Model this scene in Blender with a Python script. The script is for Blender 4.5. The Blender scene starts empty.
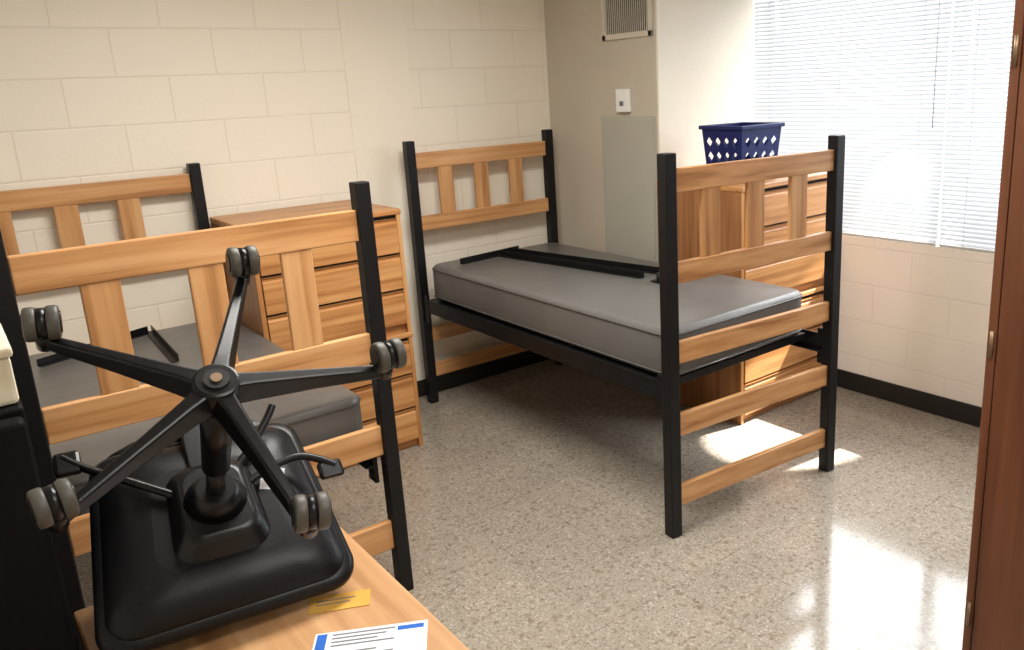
import bpy, bmesh, math
from mathutils import Vector, Matrix, Quaternion
S=bpy.context.scene
try: S.view_settings.view_transform='Standard'
except Exception: pass

# ---------------------------------------------------------------- materials
def newmat(name):
    m=bpy.data.materials.new(name); m.use_nodes=True
    nt=m.node_tree; b=nt.nodes['Principled BSDF']; return m,nt,b
def N(nt,t,**k):
    n=nt.nodes.new(t)
    for a,v in k.items(): setattr(n,a,v)
    return n
def plain(name,col,rough=.5,metal=0,var=.06,scale=30,bump=0.0,bscale=60,spec=.5):
    m,nt,b=newmat(name)
    tc=N(nt,'ShaderNodeTexCoord'); no=N(nt,'ShaderNodeTexNoise'); no.inputs['Scale'].default_value=scale
    no.inputs['Detail'].default_value=3
    nt.links.new(tc.outputs['Object'],no.inputs['Vector'])
    r=N(nt,'ShaderNodeValToRGB')
    r.color_ramp.elements[0].position=.3; r.color_ramp.elements[1].position=.7
    r.color_ramp.elements[0].color=[c*(1-var) for c in col]+[1]; r.color_ramp.elements[1].color=[min(1,c*(1+var)) for c in col]+[1]
    nt.links.new(no.outputs['Fac'],r.inputs['Fac']); nt.links.new(r.outputs['Color'],b.inputs['Base Color'])
    b.inputs['Roughness'].default_value=rough; b.inputs['Metallic'].default_value=metal
    b.inputs['Specular IOR Level'].default_value=spec
    if bump:
        n2=N(nt,'ShaderNodeTexNoise'); n2.inputs['Scale'].default_value=bscale
        nt.links.new(tc.outputs['Object'],n2.inputs['Vector'])
        bp=N(nt,'ShaderNodeBump'); bp.inputs['Strength'].default_value=bump; bp.inputs['Distance'].default_value=.01
        nt.links.new(n2.outputs['Fac'],bp.inputs['Height']); nt.links.new(bp.outputs['Normal'],b.inputs['Normal'])
    return m
def wood(name,axis,c1,c2,c3,rough=.38):
    m,nt,b=newmat(name)
    tc=N(nt,'ShaderNodeTexCoord'); mp=N(nt,'ShaderNodeMapping')
    sc=[30,30,30]; sc[axis]=1.3
    mp.inputs['Scale'].default_value=sc
    nt.links.new(tc.outputs['Object'],mp.inputs['Vector'])
    n1=N(nt,'ShaderNodeTexNoise'); n1.inputs['Scale'].default_value=1.0; n1.inputs['Detail'].default_value=7; n1.inputs['Distortion'].default_value=.35
    nt.links.new(mp.outputs['Vector'],n1.inputs['Vector'])
    r=N(nt,'ShaderNodeValToRGB'); e=r.color_ramp.elements
    e[0].position=.3; e[0].color=list(c3)+[1]; e[1].position=.66; e[1].color=list(c1)+[1]
    k=e.new(.48); k.color=list(c2)+[1]
    nt.links.new(n1.outputs['Fac'],r.inputs['Fac'])
    n2=N(nt,'ShaderNodeTexNoise'); n2.inputs['Scale'].default_value=4
    nt.links.new(tc.outputs['Object'],n2.inputs['Vector'])
    mx=N(nt,'ShaderNodeMix',data_type='RGBA',blend_type='MULTIPLY'); mx.inputs[0].default_value=.25
    r2=N(nt,'ShaderNodeValToRGB'); r2.color_ramp.elements[0].position=.35;r2.color_ramp.elements[0].color=(.72,.66,.6,1); r2.color_ramp.elements[1].position=.65;r2.color_ramp.elements[1].color=(1,1,1,1)
    nt.links.new(n2.outputs['Fac'],r2.inputs['Fac'])
    nt.links.new(r.outputs['Color'],mx.inputs[6]); nt.links.new(r2.outputs['Color'],mx.inputs[7])
    nt.links.new(mx.outputs[2],b.inputs['Base Color'])
    b.inputs['Roughness'].default_value=rough
    bp=N(nt,'ShaderNodeBump'); bp.inputs['Strength'].default_value=.08; bp.inputs['Distance'].default_value=.004
    nt.links.new(n1.outputs['Fac'],bp.inputs['Height']); nt.links.new(bp.outputs['Normal'],b.inputs['Normal'])
    return m
OAK=((.66,.37,.165),(.56,.28,.108),(.36,.16,.052))
oak=[wood('oak_%s'%a,i,*OAK) for i,a in enumerate('xyz')]
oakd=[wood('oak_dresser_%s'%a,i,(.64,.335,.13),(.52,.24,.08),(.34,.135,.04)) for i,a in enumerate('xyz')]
oakside_shaded=wood('oak_dresser_side_shaded',2,(.40,.19,.08),(.33,.145,.055),(.22,.085,.03))  # dresser oak darkened: side panels carry their shade in the colour
deskw=wood('desk_laminate',1,(.56,.34,.17),(.49,.27,.125),(.39,.20,.085),.32)
wardw=wood('wardrobe_wood',2,(.17,.062,.028),(.135,.046,.019),(.085,.027,.010),.4)

def blockwall(name,ua,col,mort,boff=0.0,bw=.42,rh=.205,bump=.30):
    m,nt,b=newmat(name)
    g=N(nt,'ShaderNodeNewGeometry'); sp=N(nt,'ShaderNodeSeparateXYZ'); cb=N(nt,'ShaderNodeCombineXYZ')
    nt.links.new(g.outputs['Position'],sp.inputs[0])
    ad=N(nt,'ShaderNodeMath',operation='ADD'); ad.inputs[1].default_value=10+boff
    nt.links.new(sp.outputs[ua],ad.inputs[0]); nt.links.new(ad.outputs[0],cb.inputs[0]); 
    nt.links.new(sp.outputs['Z'],cb.inputs[1])
    br=N(nt,'ShaderNodeTexBrick'); br.inputs['Scale'].default_value=1
    br.inputs['Brick Width'].default_value=bw; br.inputs['Row Height'].default_value=rh
    br.inputs['Mortar Size'].default_value=.0055; br.inputs['Mortar Smooth'].default_value=.8
    br.inputs['Color1'].default_value=list(col)+[1]; br.inputs['Color2'].default_value=[c*.98 for c in col]+[1]
    br.inputs['Mortar'].default_value=list(mort)+[1]
    nt.links.new(cb.outputs[0],br.inputs['Vector']); nt.links.new(br.outputs['Color'],b.inputs['Base Color'])
    no=N(nt,'ShaderNodeTexNoise'); no.inputs['Scale'].default_value=45; no.inputs['Detail'].default_value=4
    nt.links.new(g.outputs['Position'],no.inputs['Vector'])
    ma=N(nt,'ShaderNodeMath',operation='MULTIPLY_ADD'); ma.inputs[1].default_value=-1.0
    sc=N(nt,'ShaderNodeMath',operation='MULTIPLY'); sc.inputs[1].default_value=.35
    nt.links.new(no.outputs['Fac'],sc.inputs[0])
    nt.links.new(br.outputs['Fac'],ma.inputs[0]); nt.links.new(sc.outputs[0],ma.inputs[2])
    bp=N(nt,'ShaderNodeBump'); bp.inputs['Strength'].default_value=bump; bp.inputs['Distance'].default_value=.006
    nt.links.new(ma.outputs[0],bp.inputs['Height']); nt.links.new(bp.outputs['Normal'],b.inputs['Normal'])
    b.inputs['Roughness'].default_value=.5
    return m
CREAM=(.89,.82,.69)
m_wallY=blockwall('painted_block_head_wall','X',CREAM,(.81,.74,.61),.1)
m_wallX=blockwall('painted_block_window_wall','Y',(.89,.82,.73),(.84,.77,.68),.0)
m_chase=plain('plaster_shade_baked',(.54,.48,.385),.6,0,.02,4,.12,60)  # side face of the chase: its shade is put into the colour
m_chasef=plain('plaster_lit_baked',(.76,.70,.59),.6,0,.02,4,.12,60)  # lit copy of the same plaster, brighter for the front face
m_ceil=plain('ceiling_paint',(.85,.83,.78),.8,0,.03,8)

def floor_mat():
    m,nt,b=newmat('terrazzo_tile')
    g=N(nt,'ShaderNodeNewGeometry')
    def chips(scale):
        v=N(nt,'ShaderNodeTexVoronoi'); v.inputs['Scale'].default_value=scale
        nt.links.new(g.outputs['Position'],v.inputs['Vector'])
        s=N(nt,'ShaderNodeSeparateColor'); nt.links.new(v.outputs['Color'],s.inputs[0])
        return v,s
    v,s=chips(165)
    r=N(nt,'ShaderNodeValToRGB'); r.color_ramp.interpolation='CONSTANT'; e=r.color_ramp.elements
    base=(.325,.282,.225)
    e[0].position=0; e[0].color=(.24,.20,.16,1); e[1].position=.12; e[1].color=base+(1,)
    for p,c in((.36,(.36,.315,.255)),(.58,(.295,.252,.20)),(.72,(.335,.295,.24)),(.93,(.44,.405,.35))):
        k=e.new(p); k.color=c+(1,)
    nt.links.new(s.outputs[0],r.inputs['Fac'])
    v2,s2=chips(70)
    r2=N(nt,'ShaderNodeValToRGB'); r2.color_ramp.interpolation='CONSTANT'; e=r2.color_ramp.elements
    e[0].position=0; e[0].color=(.60,.52,.44,1); e[1].position=.09; e[1].color=(1,1,1,1); k=e.new(.94); k.color=(1.22,1.2,1.18,1)
    nt.links.new(s2.outputs[1],r2.inputs['Fac'])
    mx=N(nt,'ShaderNodeMix',data_type='RGBA',blend_type='MULTIPLY'); mx.inputs[0].default_value=.55
    nt.links.new(r.outputs['Color'],mx.inputs[6]); nt.links.new(r2.outputs['Color'],mx.inputs[7])
    br=N(nt,'ShaderNodeTexBrick'); br.offset=0; br.inputs['Scale'].default_value=1
    br.inputs['Brick Width'].default_value=.305; br.inputs['Row Height'].default_value=.305
    br.inputs['Mortar Size'].default_value=.0014; br.inputs['Mortar Smooth'].default_value=.2
    br.inputs['Color1'].default_value=(1,1,1,1); br.inputs['Color2'].default_value=(.95,.95,.95,1); br.inputs['Mortar'].default_value=(.66,.63,.6,1)
    ad=N(nt,'ShaderNodeVectorMath',operation='ADD'); ad.inputs[1].default_value=(10,10,0)
    nt.links.new(g.outputs['Position'],ad.inputs[0]); nt.links.new(ad.outputs[0],br.inputs['Vector'])
    m2=N(nt,'ShaderNodeMix',data_type='RGBA',blend_type='MULTIPLY'); m2.inputs[0].default_value=1
    nt.links.new(mx.outputs[2],m2.inputs[6]); nt.links.new(br.outputs['Color'],m2.inputs[7])
    nt.links.new(m2.outputs[2],b.inputs['Base Color'])
    no=N(nt,'ShaderNodeTexNoise'); no.inputs['Scale'].default_value=2.2; no.inputs['Detail'].default_value=4
    nt.links.new(g.outputs['Position'],no.inputs['Vector'])
    mr=N(nt,'ShaderNodeMapRange'); mr.inputs[3].default_value=.05; mr.inputs[4].default_value=.19
    nt.links.new(no.outputs['Fac'],mr.inputs[0]); nt.links.new(mr.outputs[0],b.inputs['Roughness'])
    n3=N(nt,'ShaderNodeTexNoise'); n3.inputs['Scale'].default_value=10
    nt.links.new(g.outputs['Position'],n3.inputs['Vector'])
    bp=N(nt,'ShaderNodeBump'); bp.inputs['Strength'].default_value=.06; bp.inputs['Distance'].default_value=.004
    nt.links.new(n3.outputs['Fac'],bp.inputs['Height']); nt.links.new(bp.outputs['Normal'],b.inputs['Normal'])
    b.inputs['Specular IOR Level'].default_value=.65
    return m
m_floor=floor_mat()
m_blackmetal=plain('black_powder_coat',(.006,.006,.007),.42,0,.15,40,.04,200,.3)
m_base=plain('black_vinyl_baseboard',(.014,.013,.012),.4)
m_matt=plain('grey_vinyl',(.135,.130,.122),.34,0,.08,3,.35,7)
m_seam=plain('grey_piping',(.08,.078,.075),.4)
m_plastic=plain('black_plastic',(.004,.004,.005),.30,0,.1,60,.04,300,.3)
m_fabric=plain('black_seat_shell',(.004,.004,.005),.36,0,.15,90,.03,200,.22)
m_fridge=plain('black_appliance_skin',(.004,.004,.005),.6,0,.1,60,0,200,.1)
m_wheel=plain('caster_rubber',(.055,.052,.042),.5)
m_steel=plain('steel',(.5,.5,.5),.3,.9)
m_hinge=plain('hinge_bronze',(.22,.15,.09),.4,.6)
m_vent=plain('vent_frame_paint',(.62,.56,.46),.5)
m_dark=plain('recess_shade',(.01,.01,.01),.9)  # near-black colour for painted shade in drawer gaps and vent
m_panel=plain('grey_panel_paint',(.43,.415,.35),.45,0,.03,4)
m_white=plain('white_plastic',(.85,.84,.80),.4,0,.02)
m_rail=plain('blind_rail_vinyl',(.6,.6,.6),.4,0,.02)
m_cream=plain('cream_plastic',(.76,.71,.56),.4,0,.03)
m_blue=plain('navy_plastic',(.007,.015,.10),.35,0,.1,30,0,60,.3)
m_paper=plain('paper',(.66,.67,.69),.8,0,.02,30,0,60,.1)
m_pblue=plain('printed_blue',(.03,.12,.45),.7,0,.05,30,0,60,.1)
m_ink=plain('printed_ink',(.16,.16,.18),.7,0,.05,30,0,60,.1)
m_note=plain('manila_tag',(.58,.33,.07),.8,0,.05,30,0,60,.1)
m_frame=plain('window_aluminium',(.45,.44,.42),.4,.3)
def slatmat():
    m,nt,b=newmat('blind_slat_vinyl')
    out=nt.nodes['Material Output']
    b.inputs['Base Color'].default_value=(.48,.50,.52,1); b.inputs['Roughness'].default_value=.5
    tr=N(nt,'ShaderNodeBsdfTranslucent'); tr.inputs['Color'].default_value=(.85,.88,.92,1)
    no=N(nt,'ShaderNodeTexNoise'); no.inputs['Scale'].default_value=2
    tc=N(nt,'ShaderNodeTexCoord'); nt.links.new(tc.outputs['Object'],no.inputs['Vector'])
    mr=N(nt,'ShaderNodeMapRange'); mr.inputs[3].default_value=.05; mr.inputs[4].default_value=.08
    nt.links.new(no.outputs['Fac'],mr.inputs[0])
    mx=N(nt,'ShaderNodeMixShader'); nt.links.new(mr.outputs[0],mx.inputs[0])
    nt.links.new(b.outputs[0],mx.inputs[1]); nt.links.new(tr.outputs[0],mx.inputs[2]); nt.links.new(mx.outputs[0],out.inputs[0])
    return m
m_slat=slatmat()

# ---------------------------------------------------------------- geometry helpers
def link(o,parent=None):
    S.collection.objects.link(o)
    if parent: o.parent=parent
    return o
def empty(name,loc=(0,0,0)):
    e=bpy.data.objects.new(name,None); e.empty_display_size=.1; S.collection.objects.link(e); return e
def bm_obj(name,bm,mat,parent=None,M=None,bevel=0,smooth=False,segs=2):
    me=bpy.data.meshes.new(name)
    bmesh.ops.recalc_face_normals(bm,faces=bm.faces)
    if M is not None: bm.transform(M)
    bm.to_mesh(me); bm.free()
    mats=mat if isinstance(mat,(list,tuple)) else [mat]
    for k in mats: me.materials.append(k)
    o=bpy.data.objects.new(name,me); link(o,parent)
    if smooth:
        for p in me.polygons: p.use_smooth=True
    if bevel:
        b=o.modifiers.new('bevel','BEVEL'); b.width=bevel; b.segments=segs; b.limit_method='ANGLE'; b.angle_limit=math.radians(40)
    return o
def addbox(bm,x0,x1,y0,y1,z0,z1,mi=0):
    vs=[bm.verts.new(p) for p in((x0,y0,z0),(x1,y0,z0),(x1,y1,z0),(x0,y1,z0),(x0,y0,z1),(x1,y0,z1),(x1,y1,z1),(x0,y1,z1))]
    for f in((0,3,2,1),(4,5,6,7),(0,1,5,4),(1,2,6,5),(2,3,7,6),(3,0,4,7)):
        k=bm.faces.new([vs[i] for i in f]); k.material_index=mi
def box(name,x0,x1,y0,y1,z0,z1,mat,parent=None,M=None,bevel=.003):
    bm=bmesh.new(); addbox(bm,x0,x1,y0,y1,z0,z1); return bm_obj(name,bm,mat,parent,M,bevel)
def boxes(name,L,mat,parent=None,M=None,bevel=.003):
    bm=bmesh.new()
    for b in L: addbox(bm,*b)
    return bm_obj(name,bm,mat,parent,M,bevel)
def cyl(name,p0,p1,r0,mat,parent=None,M=None,r1=None,seg=24,bevel=0):
    p0=Vector(p0);p1=Vector(p1);d=p1-p0
    bm=bmesh.new()
    bmesh.ops.create_cone(bm,cap_ends=True,segments=seg,radius1=r0,radius2=r0 if r1 is None else r1,depth=d.length)
    q=d.to_track_quat('Z','Y').to_matrix().to_4x4()
    bm.transform(Matrix.Translation((p0+p1)/2)@q)
    o=bm_obj(name,bm,mat,parent,M,bevel)
    for p in o.data.polygons: p.use_smooth=len(p.vertices)==4
    return o
def tube(name,pts,r,mat,parent=None,M=None):
    cu=bpy.data.curves.new(name,'CURVE'); cu.dimensions='3D'; cu.bevel_depth=r; cu.bevel_resolution=4; cu.use_fill_caps=True
    sp=cu.splines.new('NURBS'); sp.points.add(len(pts)-1); sp.use_endpoint_u=True; sp.order_u=3
    for p,q in zip(sp.points,pts):
        v=Vector(q) if M is None else M@Vector(q); p.co=(*v,1)
    cu.materials.append(mat); o=bpy.data.objects.new(name,cu); link(o,parent); return o

# ---------------------------------------------------------------- room
WY=2.08; WX=1.805; BX=1.06; BY=1.12; XL=-2.9; YB=-3.2; CH=2.62
box('floor',XL-.1,WX+.25,YB-.1,WY+.1,-.1,0,m_floor,bevel=0)
box('ceiling',XL-.1,WX+.25,YB-.1,WY+.1,CH,CH+.1,m_ceil,bevel=0)
box('wall_head',XL-.1,BX+.02,WY,WY+.12,0,CH,m_wallY,bevel=0)
box('trim_pilaster',-.23,.13,WY-.004,WY+.01,0,CH,plain('pilaster_paint',CREAM,.5,0,.015,4,.1,60),bevel=.0015)
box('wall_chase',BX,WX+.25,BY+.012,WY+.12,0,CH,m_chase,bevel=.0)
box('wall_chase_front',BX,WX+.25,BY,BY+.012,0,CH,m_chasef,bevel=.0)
box('wall_left',XL-.1,XL,YB,WY,0,CH,m_wallX,bevel=0)
box('wall_back',XL,WX,YB-.1,YB,0,CH,m_wallY,bevel=0)
W0,W1,WZ0,WZ1=-1.75,BY-.0,.87,2.35
boxes('wall_window',[(WX,WX+.24,YB,BY,0,WZ0),(WX,WX+.24,YB,BY,WZ1,CH),(WX,WX+.24,YB,W0,WZ0,WZ1)],m_wallX,bevel=0)
box('baseboard_head',XL,BX,WY-.010,WY,0,.10,m_base,bevel=.002)
box('baseboard_chase',BX-.008,BX,BY,WY-.012,0,.10,m_base,bevel=.002)
box('baseboard_chase_front',BX,WX,BY-.008,BY,0,.10,m_base,bevel=.002)
box('baseboard_window',WX-.010,WX,YB,BY-.01,0,.105,m_base,bevel=.003)
box('baseboard_left',XL,XL+.01,YB,WY-.012,0,.10,m_base,bevel=.002)
wf=empty('window_1')
boxes('frame',[(WX+.14,WX+.19,W0,W1,WZ0,WZ0+.05),(WX+.14,WX+.19,W0,W1,WZ1-.05,WZ1),(WX+.14,WX+.19,-.07,-.01,WZ0,WZ1),(WX+.14,WX+.19,W0,W0+.05,WZ0,WZ1),(WX+.14,WX+.19,W1-.05,W1,WZ0,WZ1)],m_frame,wf)
box('sill',WX+.05,WX+.23,W0,W1,WZ0-.0,WZ0+.008,m_frame,wf)
def blind(y0,y1,zb,zt,x,deg=54):
    e=empty('window_blind')
    bm=bmesh.new(); pitch=.0215; w=.0255; a=math.radians(deg); n=int((zt-zb-.04)/pitch)
    for i in range(n):
        z=zb+.022+i*pitch
        pr=[]
        for t in(-1,-.33,.33,1):
            px=t*w/2; up=.0016*(1-t*t)
            pr.append((x+px*math.cos(a)-up*math.sin(a), z+px*math.sin(a)+up*math.cos(a)))
        for j in range(3):
            v=[bm.verts.new(q) for q in((pr[j][0],y0,pr[j][1]),(pr[j][0],y1,pr[j][1]),(pr[j+1][0],y1,pr[j+1][1]),(pr[j+1][0],y0,pr[j+1][1]))]
            bm.faces.new(v)
    bmesh.ops.remove_doubles(bm,verts=bm.verts,dist=1e-5)
    bm_obj('slats',bm,m_slat,e,smooth=True)
    box('bottom_rail',x-.012,x+.012,y0,y1,zb,zb+.012,m_rail,e)
    box('head_rail',x-.016,x+.016,y0,y1,zt-.03,zt+.006,m_rail,e)
    k=0
    for yy in(y0+.12,(y0+y1)/2,y1-.12):
        box('ladder_cord_%d'%k,x-.0135,x-.0125,yy-.001,yy+.001,zb,zt,m_rail,e,bevel=0);k+=1
    cyl('tilt_wand',(x-.02,y0+.05,zt-.9),(x-.02,y0+.05,zt-.03),.0025,m_rail,e,seg=8)
    return e
blind(-.035,1.116,.872,2.34,WX+.017)
blind(-1.72,-.050,.872,2.34,WX+.017,50)

# ---------------------------------------------------------------- beds
def bed(name,FL,FR,HL,HR,H,foot,head,slF,slH,railz,deckz):
    e=empty(name); P=.05
    def end(tag,A,B,rails,slats):
        d=Vector((B[0]-A[0],B[1]-A[1],0)); L=d.length; ang=math.atan2(d.y,d.x)
        M=Matrix.Translation((A[0],A[1],0))@Matrix.Rotation(ang,4,'Z')
        box(tag+'_post_left',-P/2,P/2,-P/2,P/2,0,H,m_blackmetal,e,M,.004)
        box(tag+'_post_right',L-P/2,L+P/2,-P/2,P/2,0,H,m_blackmetal,e,M,.004)
        for i,(a,b) in enumerate(rails):
            box(tag+'_rail_%d'%i,P/2,L-P/2,-.012,.012,a,b,oak[0],e,M,.004)
        for i,(a,b,c,dz) in enumerate(slats):
            box(tag+'_slat_%d'%i,a,b,-.009,.009,c,dz,oak[2],e,M,.003)
        return M
    M=end('foot',FL,FR,foot,slF); end('head',HL,HR,head,slH)
    for tag,A,B in(('left',FL,HL),('right',FR,HR)):
        x=(A[0]+B[0])/2; sx=1 if tag=='left' else -1
        y0=A[1]+P/2; y1=B[1]-P/2
        boxes('side_rail_'+tag,[(x-.004*1,x+.004,y0,y1,railz-.03,railz+.045),(min(x,x+sx*.035),max(x,x+sx*.035),y0,y1,railz-.03,railz-.024)],m_blackmetal,e,None,.001)
        boxes('rail_bracket_'+tag,[(x-.007,x+.007,y0-.004,y0+.05,railz-.09,railz+.07),(x-.007,x+.007,y1-.05,y1+.004,railz-.09,railz+.07)],m_blackmetal,e,None,.001)
        for q,zz in enumerate((railz-.06,railz+.0)):
            cyl('bracket_bolt_%s_%d'%(tag,q),(x-.012,y0+.022,zz),(x+.012,y0+.022,zz),.006,m_blackmetal,e,seg=10)
    xa=FL[0]+.006; xb=FR[0]-.006; ya=max(FL[1],FR[1])+.05; yb=HL[1]-.05
    L=[(xa,xb,ya,ya+.03,deckz-.03,deckz),(xa,xb,yb-.03,yb,deckz-.03,deckz)]
    for i in range(1,6):
        yy=ya+(yb-ya)*i/6; L.append((xa,xb,yy-.015,yy+.015,deckz-.02,deckz))
    L.append((xa,xb,ya,yb,deckz-.006,deckz-.003))
    boxes('spring_deck',L,m_blackmetal,e,None,.001)
    return e
def mattress(name,x0,x1,y0,y1,z0,z1):
    bm=bmesh.new()
    bmesh.ops.create_cube(bm,size=1)
    bm.transform(Matrix.Translation(((x0+x1)/2,(y0+y1)/2,(z0+z1)/2))@Matrix.Diagonal((x1-x0,y1-y0,z1-z0,1)))
    ve=[e for e in bm.edges if abs(e.verts[0].co.z-e.verts[1].co.z)>.01]
    bmesh.ops.bevel(bm,geom=ve,offset=.07,segments=6,affect='EDGES',profile=.5)
    he=[e for e in bm.edges if abs(e.verts[0].co.z-e.verts[1].co.z)<.001 and len([f for f in e.link_faces if abs(f.normal.z)>.9])==1]
    bmesh.ops.bevel(bm,geom=he,offset=.028,segments=4,affect='EDGES',profile=.5)
    o=bm_obj(name,bm,m_matt,None,None,0,smooth=True)
    for k,z in enumerate((z1-.022,z0+.022)):
        pts=[]; r=.07
        for (cx,cy,a0) in((x1-r,y1-r,0),(x0+r,y1-r,90),(x0+r,y0+r,180),(x1-r,y0+r,270)):
            for j in range(6):
                a=math.radians(a0+j*18); pts.append((cx+(r+.0005)*math.cos(a),cy+(r+.0005)*math.sin(a),z))
        cu=bpy.data.curves.new('piping_%d'%k,'CURVE'); cu.dimensions='3D'; cu.bevel_depth=.004; cu.bevel_resolution=2
        sp=cu.splines.new('POLY'); sp.points.add(len(pts)-1); sp.use_cyclic_u=True
        for p,q in zip(sp.points,pts): p.co=(*q,1)
        cu.materials.append(m_seam); c=bpy.data.objects.new('piping_%d'%k,cu); link(c,o)
    return o
FT=[(1.335,1.42),(1.005,1.085),(.70,.785),(.41,.50),(.12,.205)]
bed('twin_bed',(.005,.0),(.893,-.075),(.02,1.95),(.935,1.95),1.475,FT,[(1.325,1.41),(.99,1.07),(.36,.44),(.15,.23)],
    [(.155,.245,1.07,1.34),(.385,.475,1.07,1.34),(.62,.715,1.07,1.34)],
    [(.16,.25,1.06,1.335),(.39,.48,1.06,1.335),(.625,.715,1.06,1.335)],.575,.615)
mattress('mattress',.04,.890,.04,1.90,.617,.812)
bed('twin_bed',(-1.915,.40),(-.95,.40),(-2.005,2.02),(-1.04,2.02),1.455,[(1.27,1.37),(.865,.965),(.535,.64),(.18,.285)],[(1.325,1.41),(.99,1.07),(.62,.70),(.15,.23)],
    [(.165,.26,.955,1.28),(.43,.525,.955,1.28),(.69,.785,.955,1.28)],
    [(.15,.24,1.06,1.335),(.39,.48,1.06,1.335),(.63,.72,1.06,1.335)],.515,.555)
mattress('mattress',-1.90,-.99,.45,1.96,.557,.735)

def bars(name,segs,z):
    e=empty(name)
    for i,(a,b) in enumerate(segs):
        d=Vector((b[0]-a[0],b[1]-a[1],0)); M=Matrix.Translation((a[0],a[1],z))@Matrix.Rotation(math.atan2(d.y,d.x),4,'Z')
        boxes('angle_bar_%d'%i,[(0,d.length,-.014,.014,0,.004),(0,d.length,.010,.014,.004,.03)],m_blackmetal,e,M,.001)
    return e
b=bars('bed_guard_bar',[((.16,1.74),(.58,1.79)),((.50,1.80),(.70,.66)),((.42,1.76),(.57,.75))],.814)
cyl('end_knob',(.56,.62,.816),(.56,.62,.86),.017,m_blackmetal,b)
box('end_plate',.545,.70,.60,.67,.814,.820,m_blackmetal,b,None,.001)
bars('bed_guard_bar',[((-1.36,1.92),(-1.38,1.35)),((-1.80,1.70),(-1.36,1.90))],.738)

# ---------------------------------------------------------------- dressers
def dresser(name,x0,x1,y0,y1,H,mats):
    e=empty(name); hx,hy,hz=mats
    uh=H/2; k=0
    for u in range(2):
        zb=u*uh; t=.02
        boxes('side_panels_%d'%u,[(x0+.004,x0+.004+t,y0+.014,y1,zb+.001,zb+uh-.025),(x1-.004-t,x1-.004,y0+.014,y1,zb+.001,zb+uh-.025)],oakside_shaded,e,None,.001)
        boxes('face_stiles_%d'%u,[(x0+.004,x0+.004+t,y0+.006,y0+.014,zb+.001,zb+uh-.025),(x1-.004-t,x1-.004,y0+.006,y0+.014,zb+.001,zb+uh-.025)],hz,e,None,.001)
        boxes('back_and_bottom_%d'%u,[(x0+.024,x1-.024,y1-.01,y1-.002,zb+.06,zb+uh-.025),(x0+.024,x1-.024,y0+.03,y1-.01,zb+.06,zb+.075)],hx,e,None,.001)
        box('kick_%d'%u,x0+.024,x1-.024,y0+.03,y0+.045,zb+.001,zb+.06,hx,e,None,.001)
        box('top_%d'%u,x0,x1,y0,y1,zb+uh-.025,zb+uh,hx,e,None,.005)
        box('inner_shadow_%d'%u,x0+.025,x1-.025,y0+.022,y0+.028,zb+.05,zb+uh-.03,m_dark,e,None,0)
        z0=zb+.045; z1=zb+uh-.035; dh=(z1-z0)/3
        for i in range(3):
            a=z0+i*dh+.004; b_=z0+(i+1)*dh-.008
            bm=bmesh.new()
            pts=[(y0+.02,a),(y0,a),(y0,b_-.022),(y0+.006,b_-.016),(y0+.006,b_-.006),(y0-.002,b_),(y0+.02,b_)]
            xa,xb=x0+.028,x1-.028
            A=[bm.verts.new((xa,p,q)) for p,q in pts]; B=[bm.verts.new((xb,p,q)) for p,q in pts]
            bm.faces.new(A); bm.faces.new(B[::-1])
            for j in range(len(pts)): bm.faces.new((A[j],B[j],B[(j+1)%len(pts)],A[(j+1)%len(pts)]))
            bm_obj('drawer_front_%d'%k,bm,hx,e,None,0); k+=1
    return e
dresser('chest_of_drawers',-1.005,-.305,1.45,2.03,1.20,oakd)
dresser('chest_of_drawers',.995,1.79,.50,1.085,1.215,oakd)

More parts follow.
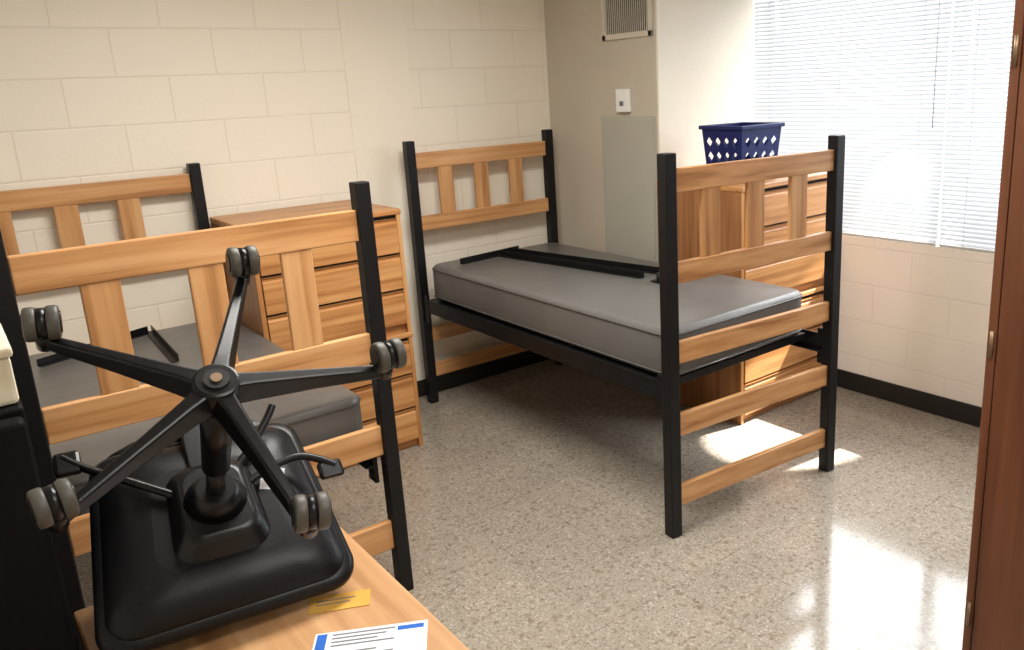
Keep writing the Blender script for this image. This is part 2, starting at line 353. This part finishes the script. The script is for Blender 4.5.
# ---------------------------------------------------------------- laundry basket
def basket(cx,cy,z,LX,LY,Hh,rot):
    e=empty('laundry_basket')
    M=Matrix.Translation((cx,cy,z))@Matrix.Rotation(rot,4,'Z')
    bm=bmesh.new(); tp=.84
    cb=[(-LX/2*tp,-LY/2*tp,0),(LX/2*tp,-LY/2*tp,0),(LX/2*tp,LY/2*tp,0),(-LX/2*tp,LY/2*tp,0)]
    ct=[(-LX/2,-LY/2,Hh),(LX/2,-LY/2,Hh),(LX/2,LY/2,Hh),(-LX/2,LY/2,Hh)]
    for s in range(4):
        a,b_,c,d=[Vector(q) for q in(cb[s],cb[(s+1)%4],ct[(s+1)%4],ct[s])]
        nx=4
        f=lambda u,v:(a*(1-u)+b_*u)*(1-v)+(d*(1-u)+c*u)*v
        vt=[0,.06,.33,.60,.87,1]; ut=[0,.05]+[.05+.9*(i+1)/nx for i in range(nx)]+[1]
        for i in range(len(ut)-1):
            for j in range(len(vt)-1):
                u0,u1,v0,v1=ut[i],ut[i+1],vt[j],vt[j+1]
                C=[bm.verts.new(f(*q)) for q in((u0,v0),(u1,v0),(u1,v1),(u0,v1))]
                if 0<i<len(ut)-2 and 0<j<len(vt)-2:
                    um,vm=(u0+u1)/2,(v0+v1)/2; k=.36
                    D=[bm.verts.new(f(*q)) for q in((um,vm-(v1-v0)*k),(um+(u1-u0)*k,vm),(um,vm+(v1-v0)*k),(um-(u1-u0)*k,vm))]
                    for q in range(4):
                        bm.faces.new((C[q],C[(q+1)%4],D[q])); bm.faces.new((C[(q+1)%4],D[(q+1)%4],D[q]))
                else: bm.faces.new(C)
    bm.faces.new([bm.verts.new(q) for q in cb])
    bmesh.ops.remove_doubles(bm,verts=bm.verts,dist=1e-4)
    o=bm_obj('body',bm,m_blue,e,M); so=o.modifiers.new('s','SOLIDIFY'); so.thickness=.003
    r=.012
    boxes('rim',[(-LX/2-r,LX/2+r,-LY/2-r,-LY/2+.004,Hh-.008,Hh+.012),(-LX/2-r,LX/2+r,LY/2-.004,LY/2+r,Hh-.008,Hh+.012),
        (-LX/2-r,-LX/2+.004,-LY/2,LY/2,Hh-.008,Hh+.012),(LX/2-.004,LX/2+r,-LY/2,LY/2,Hh-.008,Hh+.012)],m_blue,e,M,.004)
basket(1.245,.72,1.216,.28,.28,.265,math.radians(-4))

# ---------------------------------------------------------------- wall fittings on chase
v=empty('air_vent')
y0,y1,z0,z1=1.15,1.545,1.95,2.27
boxes('frame',[(BX-.012,BX-.001,y0,y1,z0,z0+.03),(BX-.012,BX-.001,y0,y1,z1-.03,z1),(BX-.012,BX-.001,y0,y0+.03,z0,z1),(BX-.012,BX-.001,y1-.03,y1,z0,z1)],m_vent,v)
box('vent_shade_sheet',BX-.003,BX-.001,y0+.03,y1-.03,z0+.03,z1-.03,m_dark,v,None,0)  # flat dark sheet on the wall, painted shade behind the fins
boxes('fins',[(BX-.010,BX-.003,y0+.04+i*.0158,y0+.042+i*.0158,z0+.03,z1-.03) for i in range(21)],m_vent,v,None,0)
v=empty('access_panel')
box('door',BX-.014,BX-.001,1.16,1.57,.62,1.53,m_panel,v,None,.003)
box('frame_lip',BX-.006,BX-.001,1.145,1.585,.605,1.545,m_panel,v,None,.002)
boxes('screws',[(BX-.017,BX-.013,y,y+.008,z,z+.008) for y in(1.18,1.54) for z in(.65,1.49)],m_steel,v,None,.001)
v=empty('wall_thermostat')
box('housing',BX-.030,BX-.001,1.33,1.43,1.565,1.69,m_white,v,None,.006)
box('dial_window',BX-.033,BX-.029,1.365,1.395,1.60,1.625,m_ink,v,None,.001)

# ---------------------------------------------------------------- desk
d=empty('desk'); DX0,DX1,DY0,DY1=-1.945,-1.41,-1.62,-.285
box('top',DX0,DX1,DY0,DY1,.722,.75,deskw,d,None,.006)
boxes('leg_panels',[(DX0+.02,DX1-.03,DY1-.05,DY1-.025,0,.722),(DX0+.02,DX1-.03,DY0+.025,DY0+.05,0,.722)],oak[2],d,None,.003)
box('modesty_panel',DX0+.02,DX0+.04,DY0+.05,DY1-.05,.25,.722,oak[1],d,None,.002)
box('apron',DX1-.05,DX1-.035,DY0+.05,DY1-.05,.62,.722,oak[1],d,None,.002)

M=Matrix.Translation((-1.530,-.622,.7505))@Matrix.Rotation(math.radians(-27),4,'Z')
t=empty('paper_tag'); box('card',-.058,.058,-.028,.026,0,.0012,m_note,t,M,.0)
boxes('printing',[(-.045,.03,.006,.009,.0012,.0015),(-.045,.02,-.006,-.003,.0012,.0015)],m_ink,t,M,0)
M=Matrix.Translation((-1.605,-.690,.7505))@Matrix.Rotation(math.radians(-30),4,'Z')
t=empty('printed_notice'); box('sheet',0,.205,-.275,0,0,.0008,m_paper,t,M,0)
boxes('header',[(.004,.022,-.06,-.004,.0008,.0011),(.150,.198,-.020,-.008,.0008,.0011)],m_pblue,t,M,0)
boxes('text_lines',[(.032,.145-.015*(i%3),-.012-.0105*i,-.008-.0105*i,.0008,.0011) for i in range(24) if i%5!=4],m_ink,t,M,0)

# ---------------------------------------------------------------- swivel chair (upside down, leaning on the desk)
ch=empty('swivel_chair')
rv=Vector((.606,.001,-.106)); MR=Matrix.Rotation(rv.length,4,rv.normalized())
CM=Matrix.Translation((-1.704,-.692,1.273))@MR
R=.285; PH=.36; D=.40
for k in range(5):
    a=PH+k*2*math.pi/5; u=Vector((math.sin(a),math.cos(a),0)); p=Vector((u.y,-u.x,0))
    def quad(r,w,z0,z1): 
        c=u*r; return [c-p*w+Vector((0,0,z0)),c+p*w+Vector((0,0,z0)),c+p*w*.6+Vector((0,0,z1)),c-p*w*.6+Vector((0,0,z1))]
    bm=bmesh.new(); rings=[quad(.02,.025,-.035,.006),quad(.06,.020,-.038,.002),quad(.16,.0155,-.040,-.010),quad(R-.01,.012,-.045,-.024),quad(R+.012,.010,-.044,-.028)]
    rv_=[[bm.verts.new(q) for q in g] for g in rings]
    bm.faces.new(rv_[0]); bm.faces.new(rv_[-1][::-1])
    for i in range(len(rings)-1):
        for j in range(4): bm.faces.new((rv_[i][j],rv_[i][(j+1)%4],rv_[i+1][(j+1)%4],rv_[i+1][j]))
    bm_obj('base_arm_%d'%k,bm,m_plastic,ch,CM,.004)
    c=u*R
    cyl('arm_socket_%d'%k,c+Vector((0,0,-.048)),c+Vector((0,0,-.018)),.014,m_plastic,ch,CM,seg=20)
    cyl('caster_stem_%d'%k,c+Vector((0,0,-.04)),c+Vector((0,0,.0)),.007,m_steel,ch,CM,seg=12)
    loc=[Vector((1,0,0)),Vector((1,.1,0)),Vector((1,-.15,0)),Vector((1,.2,0)),Vector((1,-.05,0))][k]
    ax=loc.normalized(); c2=c+Vector((0,0,.006))
    for s in(-1,1):
        cyl('caster_wheel_%d_%d'%(k,(s+1)//2),c2+ax*s*.006,c2+ax*s*.025,.028,m_wheel,ch,CM,seg=28,bevel=.005)
    cyl('caster_hood_%d'%k,c2-ax*.007,c2+ax*.007,.0255,m_plastic,ch,CM,seg=20)
    for s in(-1,1): cyl('wheel_cap_%d_%d'%(k,(s+1)//2),c2+ax*s*.0245,c2+ax*s*.027,.018,m_plastic,ch,CM,seg=20)
cyl('hub',(0,0,-.05),(0,0,.010),.036,m_plastic,ch,CM,seg=32,bevel=.005)
cyl('hub_ring',(0,0,.008),(0,0,.014),.020,m_blackmetal,ch,CM,seg=24)
cyl('hub_pin',(0,0,.012),(0,0,.017),.009,m_hinge,ch,CM,seg=20)
cyl('gas_column_outer',(0,0,-.05),(0,0,-.24),.027,m_plastic,ch,CM,r1=.024)
cyl('gas_column_inner',(0,0,-.24),(0,0,-.35),.017,m_blackmetal,ch,CM)
cyl('column_boot',(0,0,-.31),(0,0,-.355),.034,m_plastic,ch,CM,r1=.058,seg=32)
def rrect(wx0,wx1,ly,r,n=8):
    pts=[]
    for cx,cy,a0 in((wx1-r,ly-r,0),(-wx1+r,ly-r,90),(-wx0+r,-ly+r,180),(wx0-r,-ly+r,270)):
        for j in range(n+1):
            a=math.radians(a0+j*90/n); pts.append((cx+r*math.cos(a),cy+r*math.sin(a)))
    return pts
def slab(name,layers,mat,M):
    bm=bmesh.new(); L=[[bm.verts.new((x,y,z)) for x,y in pts] for pts,z in layers]
    bm.faces.new(L[0]); bm.faces.new(L[-1][::-1])
    for i in range(len(L)-1):
        n=len(L[i])
        for j in range(n): bm.faces.new((L[i][j],L[i][(j+1)%n],L[i+1][(j+1)%n],L[i+1][j]))
    o=bm_obj(name,bm,mat,ch,M)
    for p in o.data.polygons: p.use_smooth=len(p.vertices)==4
    return o
slab('tilt_mechanism',[(rrect(.055,.050,.070,.03),-D+.050),(rrect(.072,.066,.088,.035),-D+.040),(rrect(.082,.075,.098,.04),-D+.012),(rrect(.095,.088,.112,.045),-D+.004)],m_plastic,CM)
# convex padded under-shell, then the cushion with rounded sides
slab('seat_shell',[(rrect(.115,.105,.110,.05),-D+.010),(rrect(.160,.142,.148,.050),-D+.004),(rrect(.190,.168,.174,.050),-D-.010),(rrect(.206,.182,.188,.050),-D-.024),(rrect(.212,.187,.193,.050),-D-.034)],m_fabric,CM)
slab('seat_cushion',[(rrect(.208,.183,.188,.048),-D-.028),(rrect(.218,.193,.199,.050),-D-.031),(rrect(.226,.200,.206,.052),-D-.038),(rrect(.227,.201,.207,.052),-D-.050),(rrect(.218,.193,.198,.050),-D-.061),(rrect(.190,.170,.172,.045),-D-.068)],m_fabric,CM)
BMx=CM@Matrix.Translation((0,.215,-D-.02))@Matrix.Rotation(math.radians(-8),4,'X')
bm=bmesh.new()
L=[]
for w,y in((.15,-.0),(.185,.02),(.19,.045),(.16,.06)):
    L.append([(x,y,z-.23) for x,z in rrect(w,w*.92,.17,.05)])
LV=[[bm.verts.new(q) for q in g] for g in L]
bm.faces.new(LV[0]);bm.faces.new(LV[-1][::-1])
for i in range(3):
    n=len(LV[i])
    for j in range(n): bm.faces.new((LV[i][j],LV[i][(j+1)%n],LV[i+1][(j+1)%n],LV[i+1][j]))
bm_obj('backrest',bm,m_fabric,ch,BMx,smooth=False)
box('back_support_bar',-.03,.03,.05,.255,-D+.008,-D+.020,m_plastic,ch,CM,.004)
box('back_upright',-.03,.03,.245,.258,-D-.25,-D+.018,m_plastic,ch,CM,.004)
tube('lever_right',[(.06,.03,-D+.025),(.13,.06,-D+.03),(.19,.06,-D+.035),(.235,.02,-D+.03)],.008,m_plastic,ch,CM)
box('lever_right_paddle',.20,.25,-.005,.035,-D+.018,-D+.034,m_plastic,ch,CM,.007)
tube('lever_left',[(-.06,.04,-D+.025),(-.14,.10,-D+.03),(-.21,.15,-D+.03),(-.235,.18,-D+.03)],.008,m_plastic,ch,CM)
box('lever_left_paddle',-.25,-.205,.14,.19,-D+.018,-D+.036,m_plastic,ch,CM,.007)
tube('lever_rear',[(.05,.07,-D+.025),(.12,.14,-D+.03),(.15,.19,-D+.045)],.008,m_plastic,ch,CM)
box('care_label',.075,.120,.045,.095,-D+.0105,-D+.0095,m_paper,ch,CM@Matrix.Rotation(math.radians(-18),4,'Z'),0)

# ---------------------------------------------------------------- black cabinet at left with cream box
c=empty('mini_fridge')
box('body',-2.52,-1.953,-.45,.10,.0,1.235,m_fridge,c,None,.006)
box('door',-2.515,-1.957,-.50,-.455,.03,1.225,m_fridge,c,None,.008)
box('handle',-2.45,-2.43,-.53,-.50,.7,1.0,m_blackmetal,c,None,.004)
c=empty('cream_storage_box')
box('body',-2.20,-1.955,-.43,-.20,1.236,1.318,m_cream,c,None,.008)
box('lid',-2.205,-1.950,-.435,-.195,1.318,1.336,m_cream,c,None,.006)

# ---------------------------------------------------------------- wardrobe
w=empty('wardrobe'); WX0,WYF=-.276,-1.260
boxes('side_panels',[(WX0,WX0+.02,-2.35,WYF-.022,0,2.15),(WX0+.88,WX0+.90,-2.35,WYF-.022,0,2.15)],wardw,w,None,.003)
boxes('top_and_base',[(WX0+.02,WX0+.88,-2.35,WYF-.022,2.12,2.15),(WX0+.02,WX0+.88,-2.35,WYF-.022,.06,.08),(WX0+.02,WX0+.88,-2.35,-2.34,.08,2.12)],wardw,w,None,.002)
box('door_a',WX0+.001,WX0+.448,WYF-.02,WYF,.05,2.14,wardw,w,None,.003)
box('door_b',WX0+.452,WX0+.899,WYF-.02,WYF,.05,2.14,wardw,w,None,.003)
for i,z in enumerate((1.74,1.13,.46)):
    cyl('hinge_%d'%i,(WX0-.003,WYF-.012,z-.03),(WX0-.003,WYF-.012,z+.03),.0045,m_hinge,w,seg=12)
cyl('handle_a',(WX0+.42,WYF+.02,1.0),(WX0+.42,WYF+.02,1.15),.006,m_steel,w,seg=12)
cyl('handle_b',(WX0+.48,WYF+.02,1.0),(WX0+.48,WYF+.02,1.15),.006,m_steel,w,seg=12)

# ---------------------------------------------------------------- lights
def fill_housing(cx,cy,hx,hy):  # housing for an added fill light, out of view
    f_=empty('fill_light_housing')
    boxes('housing',[(cx-hx,cx+hx,cy-hy,cy-hy+.02,CH-.06,CH-.001),(cx-hx,cx+hx,cy+hy-.02,cy+hy,CH-.06,CH-.001),(cx-hx,cx-hx+.02,cy-hy+.02,cy+hy-.02,CH-.06,CH-.001),(cx+hx-.02,cx+hx,cy-hy+.02,cy+hy-.02,CH-.06,CH-.001)],m_white,f_)
fill_housing(-1.0,-2.0,.72,.40); fill_housing(-.75,-.0,.62,.34)
def area(name,loc,rot,sx,sy,pw,col):
    l=bpy.data.lights.new(name,'AREA'); l.shape='RECTANGLE'; l.size=sx; l.size_y=sy; l.energy=pw; l.color=col
    o=bpy.data.objects.new(name,l); o.location=loc; o.rotation_euler=rot; S.collection.objects.link(o); return o
area('ceiling_fill',(-1.0,-2.0,CH-.03),(0,0,0),1.3,.7,36,(1,.96,.90))  # added fill from behind the camera, source unseen
area('ceiling_fill',(-.75,.0,CH-.03),(0,0,0),1.1,.6,66,(1,.97,.92))  # second fill, added mid-room to brighten the far half
area('window_daylight',(WX+.5,-.3,1.75),(0,math.radians(80),0),1.5,2.7,170,(.93,.97,1))
sp=bpy.data.lights.new('sun_beam','SPOT'); sp.energy=16000; sp.spot_size=math.radians(7.2); sp.spot_blend=.08; sp.shadow_soft_size=.03; sp.color=(1,.97,.92)
so=bpy.data.objects.new('sun_beam',sp); tgt=Vector((1.14,.27,0)); dr=Vector((math.cos(math.radians(52)),-.10,math.sin(math.radians(52)))).normalized()
so.location=tgt+dr*6; so.rotation_euler=(-dr).to_track_quat('-Z','Y').to_euler(); S.collection.objects.link(so)
wd=bpy.data.worlds.new('World'); S.world=wd; wd.use_nodes=True; nt=wd.node_tree
bg=nt.nodes['Background']; bg.inputs[0].default_value=(.85,.92,1,1); bg.inputs[1].default_value=1.2

# ---------------------------------------------------------------- camera
yaw,pit,rol=0.6629,0.2513,-0.048
fw=Vector((math.sin(yaw)*math.cos(pit),math.cos(yaw)*math.cos(pit),-math.sin(pit)))
rr=Vector((math.cos(yaw),-math.sin(yaw),0)); u=rr.cross(fw)
r2=rr*math.cos(rol)+u*math.sin(rol); u2=-rr*math.sin(rol)+u*math.cos(rol)
cam=bpy.data.cameras.new('camera'); co=bpy.data.objects.new('camera',cam); S.collection.objects.link(co)
mw=Matrix(((r2.x,u2.x,-fw.x,-2.0068),(r2.y,u2.y,-fw.y,-2.0422),(r2.z,u2.z,-fw.z,1.7101),(0,0,0,1)))
co.matrix_world=mw
cam.sensor_width=36; cam.lens=814.63/1024*36; cam.shift_x=-66.01/1024; cam.shift_y=-28.4/1024; cam.clip_start=.05
S.camera=co
